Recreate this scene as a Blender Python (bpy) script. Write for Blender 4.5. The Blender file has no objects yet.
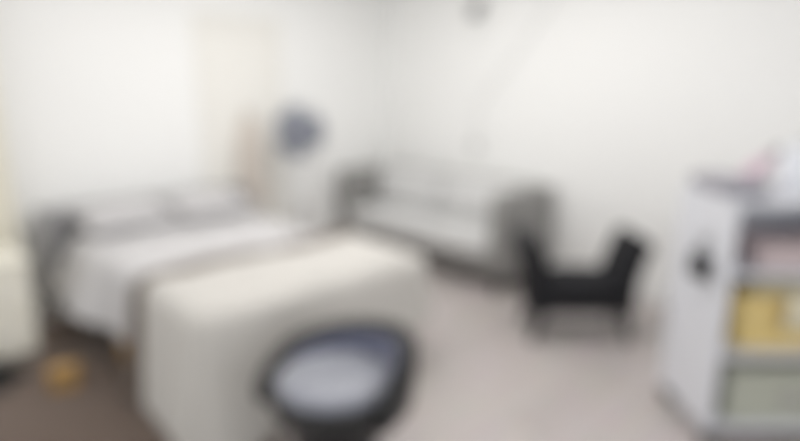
import bpy, bmesh, math, random
from mathutils import Vector, Matrix, noise
random.seed(4)
C = bpy.context.scene.collection
PI = math.pi

# ------------------------------------------------------------------ materials
def mat(name, col, rough=0.6, bump=0.0, scale=40.0, var=0.0, metal=0.0, sheen=0.0, coat=0.0, stretch=(1, 1, 1), spec=0.5):
    m = bpy.data.materials.new(name); m.use_nodes = True
    nt = m.node_tree; n = nt.nodes; l = nt.links
    b = n['Principled BSDF']
    b.inputs['Roughness'].default_value = rough
    b.inputs['Metallic'].default_value = metal
    b.inputs['Specular IOR Level'].default_value = spec
    b.inputs['Sheen Weight'].default_value = sheen
    b.inputs['Coat Weight'].default_value = coat
    tc = n.new('ShaderNodeTexCoord'); mp = n.new('ShaderNodeMapping')
    mp.inputs['Scale'].default_value = stretch
    l.new(tc.outputs['Object'], mp.inputs['Vector'])
    nz = n.new('ShaderNodeTexNoise'); nz.inputs['Scale'].default_value = scale; nz.inputs['Detail'].default_value = 4
    l.new(mp.outputs['Vector'], nz.inputs['Vector'])
    mx = n.new('ShaderNodeMix'); mx.data_type = 'RGBA'
    mx.inputs['A'].default_value = (*[max(0, c * (1 - var)) for c in col], 1)
    mx.inputs['B'].default_value = (*[min(1, c * (1 + var)) for c in col], 1)
    l.new(nz.outputs['Fac'], mx.inputs['Factor'])
    l.new(mx.outputs['Result'], b.inputs['Base Color'])
    if bump:
        bp = n.new('ShaderNodeBump'); bp.inputs['Strength'].default_value = bump; bp.inputs['Distance'].default_value = 0.01
        l.new(nz.outputs['Fac'], bp.inputs['Height']); l.new(bp.outputs['Normal'], b.inputs['Normal'])
    return m

def floor_mat():
    m = bpy.data.materials.new('pale_floorboards'); m.use_nodes = True
    nt = m.node_tree; n = nt.nodes; l = nt.links; b = n['Principled BSDF']
    b.inputs['Roughness'].default_value = 0.45
    tc = n.new('ShaderNodeTexCoord')
    br = n.new('ShaderNodeTexBrick')
    br.inputs['Scale'].default_value = 1.0
    br.inputs['Brick Width'].default_value = 1.3; br.inputs['Row Height'].default_value = 0.19
    br.inputs['Mortar Size'].default_value = 0.003
    br.inputs['Color1'].default_value = (0.46, 0.42, 0.405, 1)
    br.inputs['Color2'].default_value = (0.52, 0.475, 0.46, 1)
    br.inputs['Mortar'].default_value = (0.34, 0.29, 0.27, 1)
    l.new(tc.outputs['Object'], br.inputs['Vector'])
    mp = n.new('ShaderNodeMapping'); mp.inputs['Scale'].default_value = (2, 30, 1)
    l.new(tc.outputs['Object'], mp.inputs['Vector'])
    nz = n.new('ShaderNodeTexNoise'); nz.inputs['Scale'].default_value = 2; nz.inputs['Detail'].default_value = 6
    l.new(mp.outputs['Vector'], nz.inputs['Vector'])
    mx = n.new('ShaderNodeMix'); mx.data_type = 'RGBA'; mx.blend_type = 'OVERLAY'; mx.inputs['Factor'].default_value = 0.2
    l.new(br.outputs['Color'], mx.inputs['A']); l.new(nz.outputs['Color'], mx.inputs['B'])
    l.new(mx.outputs['Result'], b.inputs['Base Color'])
    return m

M = {
 'wall': mat('white_wall_paint', (0.90, 0.90, 0.885), 0.8, 0.03, 120, 0.01),
 'ceil': mat('white_ceiling_paint', (0.86, 0.86, 0.85), 0.9, 0.02, 100, 0.01),
 'trim': mat('white_trim_paint', (0.84, 0.84, 0.83), 0.45, 0.0, 30, 0.01),
 'door': mat('cream_door_paint', (0.85, 0.835, 0.79), 0.5, 0.02, 20, 0.02),
 'floor': floor_mat(),
 'duvet': mat('white_cotton', (0.57, 0.56, 0.565), 0.9, 0.12, 300, 0.02, sheen=0.2),
 'pillow': mat('pale_grey_cotton', (0.53, 0.52, 0.525), 0.9, 0.12, 300, 0.02, sheen=0.2),
 'headb': mat('grey_upholstery', (0.33, 0.325, 0.33), 0.9, 0.3, 350, 0.06, sheen=0.2),
 'throw': mat('cream_woven_wool', (0.575, 0.555, 0.52), 0.95, 0.35, 220, 0.05, sheen=0.3),
 'border': mat('brown_woven_border', (0.105, 0.075, 0.055), 0.95, 0.3, 220, 0.1, sheen=0.2),
 'oak': mat('golden_oak', (0.42, 0.25, 0.08), 0.45, 0.1, 6, 0.2, stretch=(8, 8, 1)),
 'bedframe': mat('dark_walnut', (0.05, 0.035, 0.025), 0.5, 0.1, 6, 0.25, stretch=(1, 10, 10)),
 'rug': mat('brown_pile', (0.125, 0.080, 0.055), 1.0, 0.8, 160, 0.25, sheen=0.3),
 'sofa': mat('mid_grey_fabric', (0.28, 0.275, 0.265), 0.95, 0.35, 320, 0.06, sheen=0.2),
 'sofac': mat('light_grey_fabric', (0.64, 0.64, 0.635), 0.95, 0.35, 320, 0.05, sheen=0.2),
 'blackv': mat('black_vinyl', (0.008, 0.008, 0.009), 0.35, 0.1, 180, 0.1),
 'blackf': mat('black_fabric', (0.007, 0.007, 0.010), 0.85, 0.3, 260, 0.1),
 'blackm': mat('black_metal', (0.02, 0.02, 0.022), 0.4, 0.0, 60, 0.1, metal=0.3),
 'satin': mat('blue_silver_satin', (0.23, 0.24, 0.285), 0.28, 0.05, 12, 0.12, sheen=0.4, coat=0.3),
 'satinb': mat('dark_blue_satin', (0.075, 0.085, 0.15), 0.3, 0.05, 12, 0.12, sheen=0.3, coat=0.3),
 'fanw': mat('white_plastic', (0.78, 0.78, 0.77), 0.35, 0, 30, 0.01),
 'fanb': mat('blue_grey_plastic', (0.20, 0.215, 0.27), 0.3, 0, 30, 0.05),
 'wire': mat('grey_coated_wire', (0.33, 0.34, 0.37), 0.4, 0, 30, 0.03, metal=0.4),
 'curtain': mat('cream_linen', (0.87, 0.84, 0.74), 0.95, 0.2, 260, 0.03, sheen=0.2),
 'cream': mat('cream_lacquer', (0.87, 0.845, 0.75), 0.5, 0, 30, 0.01),
 'beige': mat('beige_towelling', (0.66, 0.60, 0.54), 1.0, 0.5, 200, 0.08, sheen=0.3),
 'unit': mat('white_lacquer', (0.71, 0.72, 0.76), 0.4, 0, 20, 0.01),
 'yellow': mat('yellow_weave', (0.80, 0.62, 0.26), 0.75, 0.5, 90, 0.12, stretch=(1, 1, 4)),
 'towel': mat('cream_towelling', (0.76, 0.70, 0.52), 1.0, 0.5, 220, 0.04, sheen=0.2),
 'sage': mat('grey_green_card', (0.44, 0.45, 0.38), 0.8, 0.05, 60, 0.05),
 'greyt': mat('grey_towelling', (0.34, 0.33, 0.37), 1.0, 0.5, 220, 0.06, sheen=0.2),
 'paper': mat('white_paper', (0.80, 0.82, 0.86), 0.7, 0.1, 18, 0.02),
 'pink': mat('pink_plastic', (0.62, 0.45, 0.53), 0.35, 0, 30, 0.04),
 'dusty': mat('dusty_pink_card', (0.58, 0.48, 0.48), 0.8, 0.05, 40, 0.05),
 'steel': mat('brushed_steel', (0.55, 0.55, 0.55), 0.3, 0, 60, 0.05, metal=1.0),
 'lamp_grey': mat('grey_metal_paint', (0.34, 0.34, 0.34), 0.45, 0, 40, 0.03),
 'cord': mat('pale_grey_cord', (0.62, 0.62, 0.61), 0.6, 0, 40, 0.03),
}

# ------------------------------------------------------------------ helpers
def link(name, bm, m, parent=None, smooth=True, mods=()):
    me = bpy.data.meshes.new(name); bmesh.ops.recalc_face_normals(bm, faces=bm.faces[:])
    bm.to_mesh(me); bm.free()
    me.materials.append(M[m])
    if smooth:
        for p in me.polygons: p.use_smooth = True
    o = bpy.data.objects.new(name, me); C.objects.link(o)
    if parent is not None: o.parent = parent
    for k, kw in mods:
        md = o.modifiers.new(k.lower(), k)
        for a, v in kw.items(): setattr(md, a, v)
    return o

def tag(o, label=None, cat=None, group=None, kind=None):
    if label: o['label'] = label
    if cat: o['category'] = cat
    if group: o['group'] = group
    if kind: o['kind'] = kind
    return o

def thing(name, label, cat, loc=(0, 0, 0), rz=0.0, group=None):
    o = bpy.data.objects.new(name, None); C.objects.link(o)
    o.empty_display_size = 0.1
    o.location = loc; o.rotation_euler = (0, 0, rz)
    return tag(o, label, cat, group)

def box(bm, x0, x1, y0, y1, z0, z1, mtx=None):
    vs = [bm.verts.new(Vector((x, y, z)) if mtx is None else mtx @ Vector((x, y, z)))
          for x in (x0, x1) for y in (y0, y1) for z in (z0, z1)]
    for f in ((0, 1, 3, 2), (4, 6, 7, 5), (0, 4, 5, 1), (2, 3, 7, 6), (0, 2, 6, 4), (1, 5, 7, 3)):
        bm.faces.new([vs[i] for i in f])

def bbox(x0, x1, y0, y1, z0, z1):
    bm = bmesh.new(); box(bm, x0, x1, y0, y1, z0, z1); return bm

def BEV(w=0.01, s=3): return ('BEVEL', dict(width=w, segments=s, limit_method='ANGLE'))

def cushion(x0, x1, y0, y1, z0, z1, r=0.05, puff=0.02, n=14, crown=(0, 0, 1)):
    """soft rounded block: a subdivided box pushed out towards a superellipsoid, with a crowned face"""
    bm = bmesh.new()
    bmesh.ops.create_cube(bm, size=2.0)
    bmesh.ops.subdivide_edges(bm, edges=bm.edges[:], cuts=n, use_grid_fill=True)
    c = Vector(((x0 + x1) / 2, (y0 + y1) / 2, (z0 + z1) / 2)); h = Vector(((x1 - x0) / 2, (y1 - y0) / 2, (z1 - z0) / 2))
    for v in bm.verts:
        p = v.co.copy()
        q = Vector([p[i] * h[i] for i in range(3)])
        inner = Vector([max(-(h[i] - r), min(h[i] - r, q[i])) for i in range(3)])
        d = q - inner
        if d.length > 1e-9: q = inner + d.normalized() * r
        k = [(1 - p[i] ** 2) for i in range(3)]
        q.x += math.copysign(1, p.x) * puff * crown[0] * k[1] * k[2] if abs(p.x) > .5 else 0
        q.y += math.copysign(1, p.y) * puff * crown[1] * k[0] * k[2] if abs(p.y) > .5 else 0
        q.z += math.copysign(1, p.z) * puff * crown[2] * k[0] * k[1] if abs(p.z) > .5 else 0
        v.co = c + q
    return bm

def lathe(bm, prof, seg=40, mtx=None, caps=True):
    rings = []
    for r, z in prof:
        ring = []
        for i in range(seg):
            a = 2 * PI * i / seg
            p = Vector((r * math.cos(a), r * math.sin(a), z))
            ring.append(bm.verts.new(p if mtx is None else mtx @ p))
        rings.append(ring)
    for a, b in zip(rings, rings[1:]):
        for i in range(seg): bm.faces.new((a[i], a[(i + 1) % seg], b[(i + 1) % seg], b[i]))
    if caps:
        bm.faces.new(rings[0]); bm.faces.new(rings[-1])

def lathe_bm(prof, seg=40, mtx=None, caps=True):
    bm = bmesh.new(); lathe(bm, prof, seg, mtx, caps); return bm

def tube(bm, pts, r, seg=10, closed=False):
    pts = [Vector(p) for p in pts]; n = len(pts); rings = []
    rr = r if isinstance(r, (list, tuple)) else [r] * n
    up = Vector((0, 0, 1)); side = None
    for i, p in enumerate(pts):
        a = pts[(i - 1) % n] if (closed or i > 0) else p
        b = pts[(i + 1) % n] if (closed or i < n - 1) else p
        t = (b - a).normalized()
        if side is None:
            s = t.cross(up)
            if s.length < 1e-3: s = t.cross(Vector((1, 0, 0)))
        else:
            s = side - t * side.dot(t)
        side = s.normalized(); o = t.cross(side)
        rings.append([bm.verts.new(p + (side * math.cos(2 * PI * k / seg) + o * math.sin(2 * PI * k / seg)) * rr[i]) for k in range(seg)])
    m = n if closed else n - 1
    for i in range(m):
        A, B = rings[i], rings[(i + 1) % n]
        for k in range(seg): bm.faces.new((A[k], A[(k + 1) % seg], B[(k + 1) % seg], B[k]))
    if not closed: bm.faces.new(rings[0]); bm.faces.new(rings[-1])

def tube_bm(pts, r, seg=10, closed=False):
    bm = bmesh.new(); tube(bm, pts, r, seg, closed); return bm

def drape(x0, x1, y0, y1, ztop, hem, off, foldk, amp, puff, b0=None, b1=None, step=0.025, flare=0.02, ramp=None, rise=0.0):
    """cloth lying on a rectangular top: hangs over the left, right and foot sides. b0..b1 limits it along y (cloth coordinates)"""
    r = 0.07
    X0, X1, Y0 = x0 - off + r, x1 + off - r, y0 - off + r
    D = ztop - hem + r * (PI / 2 - 1)
    bm = bmesh.new(); grid = {}
    na = int((X1 - X0 + 2 * D) / step); lo = (Y0 - D) if b0 is None else b0; nb = int((b1 - lo) / step)
    for i in range(na + 1):
        a = X0 - D + (X1 - X0 + 2 * D) * i / na
        for j in range(nb + 1):
            b = lo + (b1 - lo) * j / nb
            px = min(max(a, X0), X1); py = max(b, Y0)
            ex, ey = a - px, b - py
            hyp = math.hypot(ex, ey)
            Dm = D - rise * max(0, min(1, (px - X0 - .15) / (X1 - X0 - .15))) ** .8
            over = hyp > Dm * 1.0005; d = min(hyp, Dm)
            nx, ny = (ex / hyp, ey / hyp) if hyp > 1e-9 else (0, 0)
            if d < r * PI / 2: out, down = r * math.sin(d / r), r * (1 - math.cos(d / r))
            else: out, down = r, r + d - r * PI / 2
            k = max(0, (d - r) / max(1e-6, D - r))
            th = math.atan2(ey, ex) if hyp > 1e-9 else 0
            s = px * 1.0 - py * 1.0 + (th * 0.45 if (ex and ey) else th * 0.45)
            f = amp * (k ** 0.8) * (math.sin(foldk * s) + 0.5 * math.sin(foldk * 1.7 * s + 1.3)) + (flare * min(1, max(0, (py - ramp) / .55)) if ramp else flare) * k
            out += max(f, -0.012) + 0.004
            z = ztop - down
            kk = 1 - min(1, d / 0.1)
            z += puff * kk * (noise.noise(Vector((px * 3, py * 3, 0.3))) * .7 + noise.noise(Vector((px * 7, py * 5, 2.3))) * .35 + .5)
            v = bm.verts.new((px + nx * out, py + ny * out, z)); grid[i, j] = (v, over)
    for i in range(na):
        for j in range(nb):
            q = [grid[i, j], grid[i + 1, j], grid[i + 1, j + 1], grid[i, j + 1]]
            if all(o for _, o in q): continue
            bm.faces.new([v for v, _ in q])
    for v in [v for v in bm.verts if not v.link_faces]: bm.verts.remove(v)
    return bm

# ------------------------------------------------------------------ setting
XR, YB, ZC = 3.36, 2.34, 2.7        # right wall, back wall, ceiling
def struct(name, bm, m, label=None, parent=None, mods=(), smooth=False):
    o = link(name, bm, m, parent, smooth, mods)
    if parent is None: o['kind'] = 'structure'
    if label: o['label'] = label
    return o
struct('floor', bbox(-4.2, XR + .1, -4.2, YB + .1, -.08, 0), 'floor', 'pale pinkish grey floorboards')
struct('wall_back', bbox(-4.2, XR + .1, YB, YB + .1, 0, ZC), 'wall', 'plain white wall behind the bed')
struct('wall_right', bbox(XR, XR + .1, -4.2, YB, 0, ZC), 'wall', 'plain white wall behind the grey sofa')
struct('ceiling', bbox(-4.2, XR + .1, -4.2, YB + .1, ZC, ZC + .08), 'ceil', 'plain white ceiling')
struct('baseboard_back', bbox(-4.2, 1.27, YB - .015, YB, 0, .09), 'trim', 'white skirting board along the bed wall', mods=[BEV(.005)])
struct('baseboard_right', bbox(XR - .015, XR, -4.2, YB, 0, .09), 'trim', 'white skirting board along the sofa wall', mods=[BEV(.005)])

dr = thing('door_1', 'cream painted door in the white wall beyond the bed', 'door', (1.66, YB, 0)); dr['kind'] = 'structure'
del dr['category']
bm = bmesh.new()
box(bm, -.39, -.33, -.03, 0, 0, 2.1); box(bm, .33, .39, -.03, 0, 0, 2.1); box(bm, -.39, .39, -.03, 0, 2.1, 2.17)
link('door_frame', bm, 'door', dr, False, [BEV(.006)])
bm = bbox(-.325, .325, -.022, 0, .01, 2.09)
for z0, z1 in ((.15, .85), (1.0, 1.95)):
    for x0, x1 in ((-.27, -.03), (.03, .27)): box(bm, x0, x1, -.028, -.018, z0, z1)
leaf = link('door_leaf', bm, 'door', dr, False, [BEV(.005)])
link('door_handle', tube_bm([(.28, -.02, 1.0), (.28, -.07, 1.0), (.27, -.075, 1.0), (.17, -.075, 1.0)], .01), 'steel', dr)

# ------------------------------------------------------------------ bed
BX, W, L, H = .18, 1.21, 2.16, 0.60
bed = thing('bed', 'wide bed with grey padded headboard and short wooden legs', 'bed', (BX, 0, 0))
link('bed_frame', bbox(.03, W - .03, .03, L - .02, .16, .32), 'bedframe', bed, False, [BEV(.012)])
for x, y in ((.07, .08), (W - .07, .08), (.0, 1.12), (W, 1.12), (.0, L - .1), (W, L - .1)):
    bm = lathe_bm([(.036, .017 if x < .2 else 0), (.042, .03), (.055, .30), (.045, .31)], 24, Matrix.Translation((x, y, 0)))
    tag(link('leg', bm, 'oak', bed), 'golden wooden leg')
link('mattress', cushion(.015, W - .015, .015, L - .03, .32, H - .03, .06, .0, 12), 'duvet', bed)
hb = cushion(-.12, W + .06, L, L + .11, .22, .77, .045, .02, 14, (0, 1, 0))
hbo = link('headboard', hb, 'headb', bed)
tag(link('wing', cushion(-.17, -.10, L - .16, L + .11, .22, .78, .03, 0, 8), 'headb', hbo), 'grey padded side wing')
tag(link('wing', cushion(W + .04, W + .11, L - .16, L + .11, .22, .78, .03, 0, 8), 'headb', hbo), 'grey padded side wing')
tag(hbo, 'grey padded headboard')
for k in range(1, 5):
    x = -.12 + (W + .18) * k / 5
    link('seam', tube_bm([(x, L - .012, .30), (x, L - .022, .5), (x, L - .012, .77)], .006, 6), 'headb', hbo)

TB = .66                             # where the throw's border lies along the bed
dv = drape(BX, BX + W, 0, L, H, .25, .035, 10, .025, .035, b0=TB - .25, b1=L - .2, flare=.14, ramp=TB + .12)
tag(link('duvet', dv, 'duvet', None, True, [('SOLIDIFY', dict(thickness=.016, offset=-1))]),
    'white duvet spread over the bed and hanging down its sides', 'duvet')

def pillow(x, y, z, lean, label):
    bm = bmesh.new()
    bmesh.ops.create_cube(bm, size=2.0)
    bmesh.ops.subdivide_edges(bm, edges=bm.edges[:], cuts=14, use_grid_fill=True)
    for v in bm.verts:
        p = v.co.copy()
        k = max(0.0, (1 - abs(p.x) ** 2.6)) ** .5 * max(0.0, (1 - abs(p.y) ** 2.6)) ** .5
        pinch = 1 - .06 * (p.x * p.x * p.y * p.y < .5) * (1 - abs(p.x * p.y))
        v.co = Vector((p.x * .285 * pinch, p.y * .21 * pinch, p.z * (.012 + .055 * k)))
    m = Matrix.Translation((x, y, z)) @ Matrix.Rotation(lean, 4, 'X')
    for v in bm.verts: v.co = m @ v.co
    o = link('pillow', bm, 'pillow', None, True, [('SUBSURF', dict(levels=1, render_levels=1))])
    return tag(o, label, 'pillow', 'pillows against the headboard')
pillow(.49, L - .27, H + .115, math.radians(7), 'pale grey pillow against the headboard on the curtain side of the bed')
pillow(1.09, L - .27, H + .115, math.radians(7), 'pale grey pillow against the headboard on the door side of the bed')

td = drape(BX, BX + W, 0, L, H + .055, .03, .075, 9, .022, .025, b1=TB - .13, rise=.24, flare=.07)
thr = link('throw_blanket', td, 'throw', None, True, [('SOLIDIFY', dict(thickness=.014, offset=-1))])
tag(thr, 'cream woven throw with brown border draped over the foot of the bed', 'throw blanket')
tb = drape(BX, BX + W, 0, L, H + .058, .03, .079, 9, .022, .027, b0=TB - .135, b1=TB, rise=.24, flare=.07)
tag(link('border', tb, 'border', thr, True, [('SOLIDIFY', dict(thickness=.018, offset=-1))]), 'dark brown border')

# ------------------------------------------------------------------ rug
bm = bmesh.new(); n = 60
for i in range(n + 1):
    for j in range(n + 1):
        x, y = -1.55 + 1.95 * i / n, -.22 + 2.3 * j / n
        e = min(i, j, n - i, n - j)
        bm.verts.new((x, y, (.006 if e == 0 else .013) + .003 * noise.noise(Vector((x * 14, y * 14, 0)))))
bm.verts.ensure_lookup_table()
for i in range(n):
    for j in range(n):
        a = i * (n + 1) + j
        bm.faces.new([bm.verts[k] for k in (a, a + n + 1, a + n + 2, a + 1)])
tag(link('rug', bm, 'rug', None, True, [('SOLIDIFY', dict(thickness=.006, offset=-1))]),
    'dark brown rug on the floor along the curtain side of the bed', 'rug')

# ------------------------------------------------------------------ curtain and robe
bm = bmesh.new(); nx, nz = 120, 30
for j in range(nz + 1):
    for i in range(nx + 1):
        t = i / nx; z = .03 + 2.5 * j / nz
        x = -1.15 + 1.06 * t
        y = YB - .10 + .035 * math.sin(t * 62) * (1 - .25 * j / nz) + .012 * math.sin(t * 23 + 2 * j / nz)
        bm.verts.new((x, y, z))
bm.verts.ensure_lookup_table()
for j in range(nz):
    for i in range(nx):
        a = j * (nx + 1) + i
        bm.faces.new([bm.verts[k] for k in (a, a + 1, a + nx + 2, a + nx + 1)])
cu = link('curtain', bm, 'curtain', None, True, [('SOLIDIFY', dict(thickness=.004))])
tag(cu, 'cream linen curtain hanging in folds beside the headboard', 'curtain')
rod = thing('curtain_rod', 'thin steel rod holding the cream curtain near the ceiling', 'curtain rod', (-.6, YB - .10, 2.55))
link('rod', tube_bm([(-.75, 0, 0), (.62, 0, 0)], .012), 'steel', rod)
for x in (-.76, .63):
    link('finial', lathe_bm([(.004, -.022), (.018, -.014), (.022, 0), (.018, .014), (.004, .022)], 16,
         Matrix.Translation((x, 0, 0)) @ Matrix.Rotation(PI / 2, 4, 'Y')), 'steel', rod)
for x in (-.6, .5):
    link('bracket', tube_bm([(x, 0, -.012), (x, .1, -.012)], .007, 8), 'steel', rod)

bm = bmesh.new(); rows, seg = 26, 36
prev = None
for j in range(rows + 1):
    t = j / rows; z = 1.36 - .80 * t
    wd = .035 + .085 * min(1, t * 3.2) ** .7 + .012 * t
    dp = .022 + .028 * min(1, t * 3)
    ring = []
    for i in range(seg):
        a = 2 * PI * i / seg
        f = 1 + .12 * t * math.sin(a * 7 + t)
        ring.append(bm.verts.new((1.675 + wd * f * math.cos(a), YB - .088 + dp * f * math.sin(a), z)))
    if prev:
        for i in range(seg): bm.faces.new((prev[i], prev[(i + 1) % seg], ring[(i + 1) % seg], ring[i]))
    else: bm.faces.new(ring)
    prev = ring
bm.faces.new(prev)
rb = link('bath_robe', bm, 'beige', None)
tag(rb, 'beige robe hanging on the cream door', 'robe')
link('belt', tube_bm([(1.655, YB - .142, 1.0), (1.66, YB - .15, .9), (1.65, YB - .152, .72)], .012, 8), 'beige', rb)
hk = thing('door_hook', 'small steel hook on the cream door above the beige robe', 'hook', (1.675, YB - .028, 1.37))
link('hook_plate', bbox(-.015, .015, -.006, .0, -.03, .03), 'steel', hk, False, [BEV(.003)])
link('hook_arm', tube_bm([(0, -.005, .01), (0, -.035, .0), (0, -.058, .012), (0, -.062, .03)], .005, 8), 'steel', hk)

# ------------------------------------------------------------------ nightstand
ns = thing('nightstand', 'cream nightstand between the curtain and the bed', 'nightstand', (-.385, 1.74, .017))
link('cabinet_body', bbox(-.21, .21, -.18, .20, .03, .57), 'cream', ns, False, [BEV(.006)])
link('top_board', bbox(-.225, .225, -.21, .21, .57, .60), 'cream', ns, False, [BEV(.008)])
link('plinth', bbox(-.19, .19, -.16, .18, 0, .03), 'cream', ns, False)
for z0, z1 in ((.055, .295), (.31, .55)):
    d = link('drawer', bbox(-.195, .195, -.20, -.18, z0, z1), 'cream', ns, False, [BEV(.006)])
    link('knob', lathe_bm([(.006, 0), (.006, .015), (.014, .02), (.014, .028), (.006, .032)], 20,
         Matrix.Translation((0, -.20, (z0 + z1) / 2)) @ Matrix.Rotation(PI / 2, 4, 'X')), 'steel', d)

# ------------------------------------------------------------------ on the rug
def shoe(x, y, rz, label, mirror):  # added dark shoes, standing in for the strip of shade beside the bed
    t = thing('shoe', label, 'shoe', (x, y, .018), rz, 'added black shoes in place of shade')
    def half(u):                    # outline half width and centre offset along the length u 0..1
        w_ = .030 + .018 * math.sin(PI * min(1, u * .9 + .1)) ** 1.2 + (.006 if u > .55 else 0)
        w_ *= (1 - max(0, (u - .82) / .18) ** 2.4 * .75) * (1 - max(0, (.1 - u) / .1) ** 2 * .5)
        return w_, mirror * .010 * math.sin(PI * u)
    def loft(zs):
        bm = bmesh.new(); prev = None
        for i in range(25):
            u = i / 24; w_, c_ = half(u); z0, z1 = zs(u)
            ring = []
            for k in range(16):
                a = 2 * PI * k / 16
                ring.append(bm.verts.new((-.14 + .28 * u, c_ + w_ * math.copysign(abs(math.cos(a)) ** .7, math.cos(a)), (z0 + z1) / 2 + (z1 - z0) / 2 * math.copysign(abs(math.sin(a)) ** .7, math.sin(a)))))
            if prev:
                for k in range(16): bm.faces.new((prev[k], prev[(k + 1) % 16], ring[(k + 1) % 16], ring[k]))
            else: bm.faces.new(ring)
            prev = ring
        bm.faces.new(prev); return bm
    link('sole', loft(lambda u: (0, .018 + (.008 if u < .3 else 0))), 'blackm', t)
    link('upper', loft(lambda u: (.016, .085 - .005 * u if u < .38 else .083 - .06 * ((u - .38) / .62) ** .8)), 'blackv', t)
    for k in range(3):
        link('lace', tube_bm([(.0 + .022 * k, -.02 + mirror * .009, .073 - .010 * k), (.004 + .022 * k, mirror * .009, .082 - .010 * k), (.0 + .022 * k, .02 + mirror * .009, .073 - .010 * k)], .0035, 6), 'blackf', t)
shoe(-.395, 1.395, math.radians(-40), 'added black shoe in place of shade, the one closer to the cream nightstand', 1)
shoe(-.475, 1.295, math.radians(-46), 'added black shoe in place of shade, the one further from the cream nightstand', -1)
wb = thing('wooden_box', 'small golden wooden box on the rug beside the bed', 'box', (-.17, 1.04, .018), math.radians(-20))
link('box_body', bbox(-.065, .065, -.05, .05, 0, .085), 'oak', wb, False, [BEV(.005)])
lid_ = link('lid', bbox(-.069, .069, -.054, .054, .085, .112), 'oak', wb, False, [BEV(.005)])
link('clasp', bbox(-.012, .012, -.06, -.053, .07, .10), 'steel', wb, False, [BEV(.002)])

# ------------------------------------------------------------------ pedestal fan
fan = thing('pedestal_fan', 'pedestal fan with blue grey round head between the bed and the sofa', 'fan', (1.96, 1.93, 0), math.radians(-40))
link('base', lathe_bm([(.19, 0), (.19, .018), (.17, .03), (.05, .05), (.03, .08)], 40), 'fanw', fan)
link('pole', lathe_bm([(.016, .07), (.016, .62), (.021, .62), (.021, .68), (.013, .68), (.013, 1.1)], 20), 'fanw', fan)
T = Matrix.Translation((0, -.03, 1.215)) @ Matrix.Rotation(math.radians(82), 4, 'X') @ Matrix.Scale(1.12, 4)   # local +z of the head faces -y
link('motor_housing', lathe_bm([(.03, -.14), (.06, -.13), (.07, -.06), (.065, -.035)], 30, T), 'fanb', fan)
link('neck', tube_bm([(0, 0, 1.06), (0, .02, 1.12), (0, .06, 1.185)], .022, 12), 'fanb', fan)
link('control_box', cushion(-.045, .045, -.04, .03, .98, 1.09, .015, 0, 6), 'fanw', fan)
bm = bmesh.new()
for k in range(44):
    a = 2 * PI * k / 44
    pts = []
    for r, z in ((.04, .055), (.11, .052), (.17, .035), (.205, .0), (.17, -.03), (.07, -.04)):
        pts.append(T @ Vector((r * math.cos(a), r * math.sin(a), z)))
    tube(bm, pts, .0016, 5)
for r, z, w in ((.206, 0, .005), (.11, .053, .0025), (.165, .037, .0025)):
    tube(bm, [T @ Vector((r * math.cos(2 * PI * i / 48), r * math.sin(2 * PI * i / 48), z)) for i in range(48)], w, 6, True)
link('guard', bm, 'wire', fan)
link('badge', lathe_bm([(.045, .05), (.045, .058), (.03, .062)], 28, T), 'fanb', fan)
link('hub', lathe_bm([(.035, -.03), (.035, .02), (.02, .032)], 24, T), 'fanb', fan)
for k in range(3):
    bm = bmesh.new(); R = Matrix.Rotation(2 * PI * k / 3, 4, 'Z'); g = []
    for i in range(11):
        r = .03 + .155 * i / 10
        row = []
        for j in range(9):
            half = math.radians(56) * (.75 + .25 * math.sin(PI * i / 10)) * (1 - .12 * (i / 10) ** 3)
            a = -half + 2 * half * j / 8
            row.append(bm.verts.new(T @ R @ Vector((r * math.cos(a), r * math.sin(a), .016 * math.sin(a * 1.4) - .004))))
        g.append(row)
    for i in range(10):
        for j in range(8): bm.faces.new((g[i][j], g[i + 1][j], g[i + 1][j + 1], g[i][j + 1]))
    link('blade', bm, 'fanb', fan, True, [('SOLIDIFY', dict(thickness=.003))])

# ------------------------------------------------------------------ sofa (faces -x, back against wall_right)
SX, SY, SL, SD = 2.60, .24, 2.02, .70
sofa = thing('sofa', 'grey two-seat sofa with high arms against the white wall', 'sofa', (SX, SY, 0))
link('base', bbox(.05, SD - .03, .02, SL - .02, .14, .27), 'sofa', sofa, False, [BEV(.015)])
link('backrest', cushion(SD - .16, SD, 0, SL, .14, .80, .035, 0, 10), 'sofa', sofa)
for y0, y1 in ((0, .15), (SL - .15, SL)):
    link('armrest', cushion(0, SD, y0, y1, .14, .80, .035, .008, 10, (0, 1, 1)), 'sofa', sofa)
ymid = SL / 2
for y0, y1 in ((.155, ymid - .003), (ymid + .003, SL - .155)):
    link('seat_cushion', cushion(.0, SD - .16, y0, y1, .27, .43, .04, .025, 12), 'sofac', sofa)
    bm = cushion(-.075, .075, y0 + .01, y1 - .01, -.19, .19, .06, .04, 12, (1, 0, 0))
    mt = Matrix.Translation((SD - .25, 0, .625)) @ Matrix.Rotation(math.radians(10), 4, 'Y')
    for v in bm.verts: v.co = mt @ v.co
    link('back_cushion', bm, 'sofac', sofa)
for x in (.06, SD - .08):
    for y in (.08, SL - .08):
        link('leg', lathe_bm([(.015, 0), (.024, .14)], 16, Matrix.Translation((x, y, 0))), 'blackm', sofa)

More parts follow.
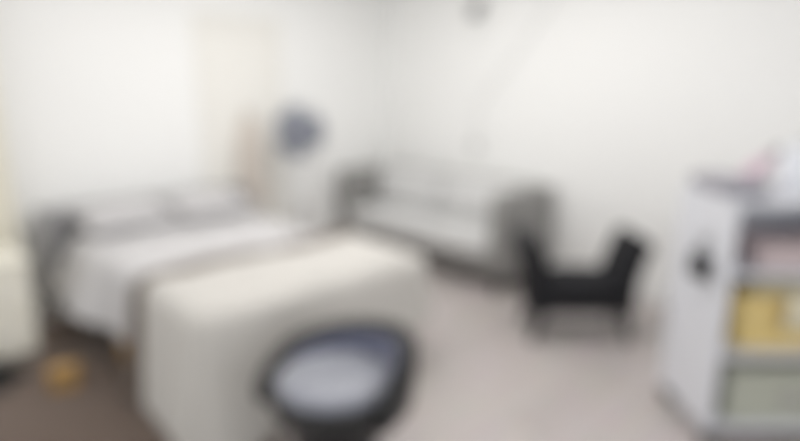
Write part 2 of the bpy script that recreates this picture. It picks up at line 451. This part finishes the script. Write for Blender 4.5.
# ------------------------------------------------------------------ black bench with raised arms
RZ = math.radians(-44)
bench = thing('bench', 'low black bench with two raised arms in front of the sofa end', 'bench', (2.46, -.45, 0), RZ)
bl = .325
link('seat', cushion(-bl + .03, bl - .03, -.19, .19, .24, .40, .04, .02, 12), 'blackf', bench)
link('seat_frame', bbox(-bl + .02, bl - .02, -.18, .18, .19, .245), 'blackm', bench, False, [BEV(.008)])
for s in (-1, 1):
    bm = bmesh.new(); prev = None
    pr = []
    for i in range(15):
        t = i / 14
        pr.append((s * (bl - .075 + .09 * t ** 2.2), .19 + .43 * t, .085 - .012 * t))
    for x, z, hw in pr:
        ring = []
        for k in range(24):
            a = 2 * PI * k / 24
            ca, sa = math.cos(a), math.sin(a)
            ring.append(bm.verts.new((x + hw * math.copysign(abs(ca) ** .6, ca), .19 * math.copysign(abs(sa) ** .35, sa), z)))
        if prev:
            for k in range(24): bm.faces.new((prev[k], prev[(k + 1) % 24], ring[(k + 1) % 24], ring[k]))
        else: bm.faces.new(ring)
        prev = ring
    bm.faces.new(prev)
    arm = link('armrest', bm, 'blackf', bench)
    x = s * (bl + .012)
    link('arm_roll', lathe_bm([(.03, -.195), (.055, -.185), (.055, .185), (.03, .195)], 24,
         Matrix.Translation((x, 0, .615)) @ Matrix.Rotation(PI / 2, 4, 'X')), 'blackf', arm)
    for yy in (-.15, .15):
        link('leg', tube_bm([(s * (bl - .07), yy, .2), (s * (bl - .02), yy * 1.06, 0)], [.03, .02], 12), 'blackm', bench)

# ------------------------------------------------------------------ black stool near the camera
st = thing('stool', 'black tub stool with curved back and silver blue seat before the throw', 'stool', (.405, -.575, 0), math.radians(-68))
link('base', lathe_bm([(.21, 0), (.21, .03), (.195, .04), (.17, .05), (.165, .30), (.18, .34)], 48), 'blackv', st)
link('seat_shell', lathe_bm([(.10, .33), (.19, .345), (.235, .39), (.25, .44), (.25, .465), (.21, .468)], 48), 'blackv', st)
link('seat', lathe_bm([(.20, .455), (.222, .47), (.220, .495), (.18, .512), (.09, .517), (.004, .518)], 48), 'satin', st)
bm = bmesh.new(); g = []
for i in range(49):
    a = math.radians(90 - 115 + 230 * i / 48)       # wraps round the side towards the bed
    e = min(1, (1 - abs(i - 24) / 24) * 2.4)
    top = .46 + (.235 - .17 * i / 48) * (e ** .6)
    ring = []
    for k in range(16):
        b = 2 * PI * k / 16
        cr, cz = math.cos(b), math.sin(b)
        z = (.38 + top) / 2 + (top - .38) / 2 * math.copysign(abs(cz) ** .6, cz)
        r = .27 + .036 * math.copysign(abs(cr) ** .7, cr) + .08 * (z - .42)
        ring.append(bm.verts.new((r * math.cos(a), r * math.sin(a), z)))
    g.append(ring)
for A, B in zip(g, g[1:]):
    for k in range(16): bm.faces.new((A[k], A[(k + 1) % 16], B[(k + 1) % 16], B[k]))
bm.faces.new(g[0]); bm.faces.new(g[-1])
bk_ = link('backrest', bm, 'blackv', st)
bm = bmesh.new(); g = []
for i in range(41):
    a = math.radians(90 - 82 + 164 * i / 40); e = min(1, (1 - abs(i - 20) / 20) * 2.2)
    row = []
    for k in range(9):
        z = .485 + ((.14 - .13 * i / 40) * e ** .6 + .015) * k / 8
        row.append(bm.verts.new(((.226 + .08 * (z - .42) - .014 * math.sin(PI * k / 8)) * math.cos(a), (.226 + .08 * (z - .42) - .014 * math.sin(PI * k / 8)) * math.sin(a), z)))
    g.append(row)
for A, B in zip(g, g[1:]):
    for k in range(8): bm.faces.new((A[k], A[k + 1], B[k + 1], B[k]))
tag(link('lining', bm, 'satinb', bk_, True, [('SOLIDIFY', dict(thickness=.018, offset=0))]), 'dark blue satin lining')
link('piping', tube_bm([((.27 + .08 * (.46 + (.235 - .17 * i / 48) * min(1, (1 - abs(i - 24) / 24) * 2.4) ** .6 - .42)) * math.cos(math.radians(-25 + 230 * i / 48)),
      (.27 + .08 * (.46 + (.235 - .17 * i / 48) * min(1, (1 - abs(i - 24) / 24) * 2.4) ** .6 - .42)) * math.sin(math.radians(-25 + 230 * i / 48)),
      .461 + (.235 - .17 * i / 48) * min(1, (1 - abs(i - 24) / 24) * 2.4) ** .6) for i in range(2, 47)], .006, 8), 'blackv', bk_)

# ------------------------------------------------------------------ white shelf unit (left side, open front towards -y)
UW, UD, UH = .80, .46, 1.12
un = thing('shelf_unit', 'white open shelf unit on black castors holding boxes and towels', 'shelf unit', (2.04, -1.17, 0), RZ)
# local: x 0..UW to the right, y -UD..0, front at -UD
def castor(x, y):
    c = link('castor', lathe_bm([(.008, -.014), (.034, -.012), (.038, 0), (.034, .012), (.008, .014)], 24,
             Matrix.Translation((x, y, .038)) @ Matrix.Rotation(PI / 2, 4, 'Y')), 'blackv', un)
    bm = bmesh.new(); box(bm, x - .022, x - .016, y - .02, y + .02, .03, .085); box(bm, x + .016, x + .022, y - .02, y + .02, .03, .085)
    box(bm, x - .022, x + .022, y - .022, y + .022, .08, .092)
    link('fork', bm, 'blackm', c, False)
for x in (.03, UW - .03):
    for y in (-UD + .04, -.04): castor(x, y)
for x0 in (0, UW - .022):
    link('side_panel', bbox(x0, x0 + .022, -UD, 0, .09, UH), 'unit', un, False, [BEV(.003)])
SH = (.10, .44, .80, UH - .022)
for z in SH:
    link('shelf', bbox(.022, UW - .022, -UD, -.012, z, z + .022), 'unit', un, False, [BEV(.003)])
link('back_panel', bbox(.022, UW - .022, -.012, 0, .10, UH), 'unit', un, False)
UM = Matrix.Translation((2.04, -1.17, 0)) @ Matrix.Rotation(RZ, 4, 'Z')
def on_unit(x, y, z, rz=0.0): 
    p = UM @ Vector((x, y, z)); return (p.x, p.y, p.z), RZ + rz
def unit_thing(name, label, cat, x, y, z, rz=0.0, group=None):
    p, r = on_unit(x, y, z, rz); return thing(name, label, cat, p, r, group)

# yellow basket with a cream towel
bk = unit_thing('basket', 'yellow woven basket on the middle shelf of the white unit', 'basket', .30, -.25, .462)
bm = bmesh.new(); prev = None; seg = 64
def rrect(hx, hy, a):
    c, s = math.cos(a), math.sin(a)
    return hx * math.copysign(abs(c) ** .35, c), hy * math.copysign(abs(s) ** .35, s)
prof = [(.18, .14, 0)] + [(.18 + .025 * t / 18 + .004 * (t % 2), .14 + .02 * t / 18 + .004 * (t % 2), .24 * t / 18) for t in range(19)] + [(.19, .148, .24), (.17, .13, .02)]
for hx, hy, z in prof:
    ring = [bm.verts.new((*rrect(hx, hy, 2 * PI * i / seg), z)) for i in range(seg)]
    if prev:
        for i in range(seg): bm.faces.new((prev[i], prev[(i + 1) % seg], ring[(i + 1) % seg], ring[i]))
    else: bm.faces.new(ring)
    prev = ring
bm.faces.new(prev)
link('body', bm, 'yellow', bk)
link('rim', tube_bm([(*rrect(.207, .162, 2 * PI * i / 64), .242) for i in range(64)], .010, 8, True), 'yellow', bk)
for s in (-1, 1):
    link('handle', tube_bm([(s * .205, -.05, .2), (s * .235, -.045, .225), (s * .24, 0, .235), (s * .235, .045, .225), (s * .205, .05, .2)], .008, 8), 'yellow', bk)
tw = cushion(-.11, .15, -.11, .11, 0, .07, .035, .012, 10)
prof = [(-.09, .045), (-.145, .052), (-.178, .056), (-.192, .048), (-.196, .02), (-.196, -.03), (-.197, -.10)]   # a flap over the front rim
prev = None
for y, z in prof:
    ring = []
    for k in range(13):
        x = -.03 + .18 * k / 12
        ring.append(tw.verts.new((x, y + .003 * math.sin(k * 1.1), z)))
    if prev:
        for k in range(12): tw.faces.new((prev[k], prev[k + 1], ring[k + 1], ring[k]))
    prev = ring
o = link('towel', tw, 'towel', None, True, [('SOLIDIFY', dict(thickness=.012, offset=0))]); p, r = on_unit(.31, -.25, .665); o.location = p; o.rotation_euler = (0, 0, r)
tag(o, 'cream towel in the yellow basket with one end over its rim', 'towel')

# grey green storage box
sb = unit_thing('storage_box', 'large grey green lidded box on the bottom shelf of the white unit', 'box', .38, -.25, .122)
link('box_body', bbox(-.28, .28, -.17, .17, 0, .20), 'sage', sb, False, [BEV(.006)])
link('lid', bbox(-.287, .287, -.177, .177, .20, .245), 'sage', sb, False, [BEV(.006)])
link('label_holder', bbox(-.05, .05, -.176, -.17, .08, .13), 'steel', sb, False, [BEV(.002)])

# upper shelf things
bx = unit_thing('carton', 'flat dusty pink box under the top board of the white unit', 'box', .33, -.27, .822)
link('box_body', bbox(-.17, .17, -.13, .13, 0, .075), 'dusty', bx, False, [BEV(.004)])
link('lid', bbox(-.174, .174, -.134, .134, .075, .105), 'dusty', bx, False, [BEV(.004)])
for k in range(3):
    o = link('folded_cloth', cushion(-.13, .13, -.12, .12, 0, .042, .018, .005, 8), 'paper')
    p, r = on_unit(.645, -.26, .823 + .046 * k, .03 * (k - 1)); o.location = p; o.rotation_euler = (0, 0, r)
    tag(o, ('white cloth at the bottom of the stack beside the pink box', 'white cloth in the middle of the stack beside the pink box',
            'white cloth on top of the stack beside the pink box')[k], 'cloth', 'white cloths stacked on the upper shelf')

# top of the unit
o = link('towel', cushion(-.095, .095, -.17, .17, 0, .065, .028, .006, 10), 'greyt')
p, r = on_unit(.10, -.21, UH + .001); o.location = p; o.rotation_euler = (0, 0, r)
tag(o, 'grey towel folded flat on top of the white shelf unit', 'towel')
bt = unit_thing('bottle', 'slim pink bottle with grey cap leaning on the white paper bag', 'bottle', .222, -.10, UH + .026)
bt.rotation_euler = (0, math.radians(48), RZ)
link('body', lathe_bm([(.026, 0), (.032, .004), (.034, .012), (.034, .12), (.026, .15), (.014, .165), (.014, .175)], 28), 'pink', bt)
link('cap', lathe_bm([(.02, .172), (.022, .215), (.016, .225)], 24), 'lamp_grey', bt)
pb = unit_thing('paper_bag', 'white paper bag standing on top of the shelf unit behind the pink bottle', 'bag', .505, -.17, UH, .06)
bm = bmesh.new(); prev = None
for j in range(9):
    t = j / 8
    ring = []
    for i in range(40):
        x, y = rrect(.145 - .008 * t, .075 * (1 - .45 * t * t), 2 * PI * i / 40)
        ring.append(bm.verts.new((x + .004 * math.sin(7 * t + i), y + .004 * math.sin(9 * t + i * 1.3), .002 + .20 * t)))
    if prev:
        for i in range(40): bm.faces.new((prev[i], prev[(i + 1) % 40], ring[(i + 1) % 40], ring[i]))
    else: bm.faces.new(ring)
    prev = ring
link('body', bm, 'paper', pb, True, [('SOLIDIFY', dict(thickness=.002))])
for s in (-1, 1):
    link('handle', tube_bm([(-.04, s * .037, .19), (-.035, s * .036, .23), (0, s * .036, .245), (.035, s * .036, .23), (.04, s * .037, .19)], .003, 6), 'cord', pb)

# small dark pouch hanging on the unit's side
hkk = unit_thing('wall_hook', 'small steel hook on the side of the white shelf unit', 'hook', 0, -.30, .93)
link('hook_plate', bbox(-.005, 0, -.012, .012, -.025, .025), 'steel', hkk, False, [BEV(.002)])
link('hook_arm', tube_bm([(-.004, 0, 0), (-.022, 0, -.006), (-.03, 0, .004), (-.032, 0, .016)], .004, 8), 'steel', hkk)
po = unit_thing('pouch', 'small dark pouch hanging from the side of the white shelf unit', 'pouch', -.03, -.30, .80)
link('body', cushion(-.022, .022, -.06, .06, -.05, .06, .02, .008, 8, (1, 0, 0)), 'blackf', po)
link('strap', tube_bm([(0, -.035, .055), (.003, -.015, .105), (.004, 0, .128), (.003, .015, .105), (0, .035, .055)], .004, 6), 'blackf', po)

# ------------------------------------------------------------------ things on the right wall
so = thing('wall_socket', 'small grey socket plate on the white wall above the sofa', 'socket', (XR, 1.12, 1.06))
link('plate', bbox(-.012, 0, -.045, .045, -.045, .045), 'cord', so, False, [BEV(.004)])
link('plug', lathe_bm([(.018, .012), (.018, .035), (.008, .05)], 20, Matrix.Rotation(-PI / 2, 4, 'Y')), 'lamp_grey', so)
wl = thing('wall_lamp', 'small grey spotlight high on the white wall above the sofa', 'lamp', (XR, 1.12, 2.30))
link('mount', lathe_bm([(.05, 0), (.05, .018), (.04, .025)], 28, Matrix.Rotation(-PI / 2, 4, 'Y')), 'lamp_grey', wl)
link('arm', tube_bm([(-.02, 0, 0), (-.07, 0, 0), (-.09, 0, -.02)], .009, 10), 'lamp_grey', wl)
link('lamp_shade', lathe_bm([(.03, .03), (.045, -.02), (.055, -.09), (.05, -.09), (.04, -.02), (.02, .02)], 28,
     Matrix.Translation((-.10, 0, -.03)) @ Matrix.Rotation(math.radians(-12), 4, 'Y')), 'lamp_grey', wl)
pts = []
for i in range(31):
    t = i / 30
    pts.append((XR - .008, .30 + .80 * t, 2.40 - .95 * t - .05 * math.sin(PI * t)))
for i in range(1, 9):
    t = i / 8
    pts.append((XR - .008 - .035 * t ** 3, 1.10 + .02 * t, 1.45 - .36 * t))
tag(link('cable', tube_bm(pts, .007, 8), 'cord'), 'pale cable slanting down the white wall to the socket', 'cable')

# ------------------------------------------------------------------ light
w = bpy.data.worlds.new('world'); bpy.context.scene.world = w; w.use_nodes = True
bg = w.node_tree.nodes['Background']; bg.inputs['Color'].default_value = (0.97, 0.985, 1.0, 1); bg.inputs['Strength'].default_value = 1.12
def area(name, loc, rot, sx, sy, power, col):
    d = bpy.data.lights.new(name, 'AREA'); d.shape = 'RECTANGLE'; d.size = sx; d.size_y = sy; d.energy = power; d.color = col
    o = bpy.data.objects.new(name, d); C.objects.link(o); o.location = loc; o.rotation_euler = rot; return o
area('overhead_fill', (1.2, .2, 2.66), (0, 0, 0), 2.6, 2.6, 55, (1, .985, .97))  # unseen fill added overhead to brighten the room, no fixture behind it
area('left_side_fill', (-3.9, .4, 1.5), (0, math.radians(-90), 0), 1.8, 3.2, 14, (1, .99, .97))  # added fill from the open left side, where no window is built

# ------------------------------------------------------------------ camera
cam = bpy.data.cameras.new('camera'); co = bpy.data.objects.new('camera', cam); C.objects.link(co)
cam.sensor_width = 36; cam.lens = 36 * 560 / 800
co.location = (-.76, -2.15, 1.55)
co.rotation_euler = (math.radians(90 - 13), 0, math.radians(-43.8))
cam.clip_start = .02
# the photograph is out of focus all over: the lens is focused close to the camera
cam.dof.use_dof = True; cam.dof.focus_distance = .30; cam.dof.aperture_fstop = 1.45
s = bpy.context.scene
s.camera = co
s.view_settings.view_transform = 'Standard'; s.view_settings.look = 'None'
s.view_settings.exposure = 0.0; s.view_settings.gamma = 1.0; s.view_settings.use_curve_mapping = False
s.cycles.use_denoising = True
s.cycles.max_bounces = 10; s.cycles.diffuse_bounces = 6
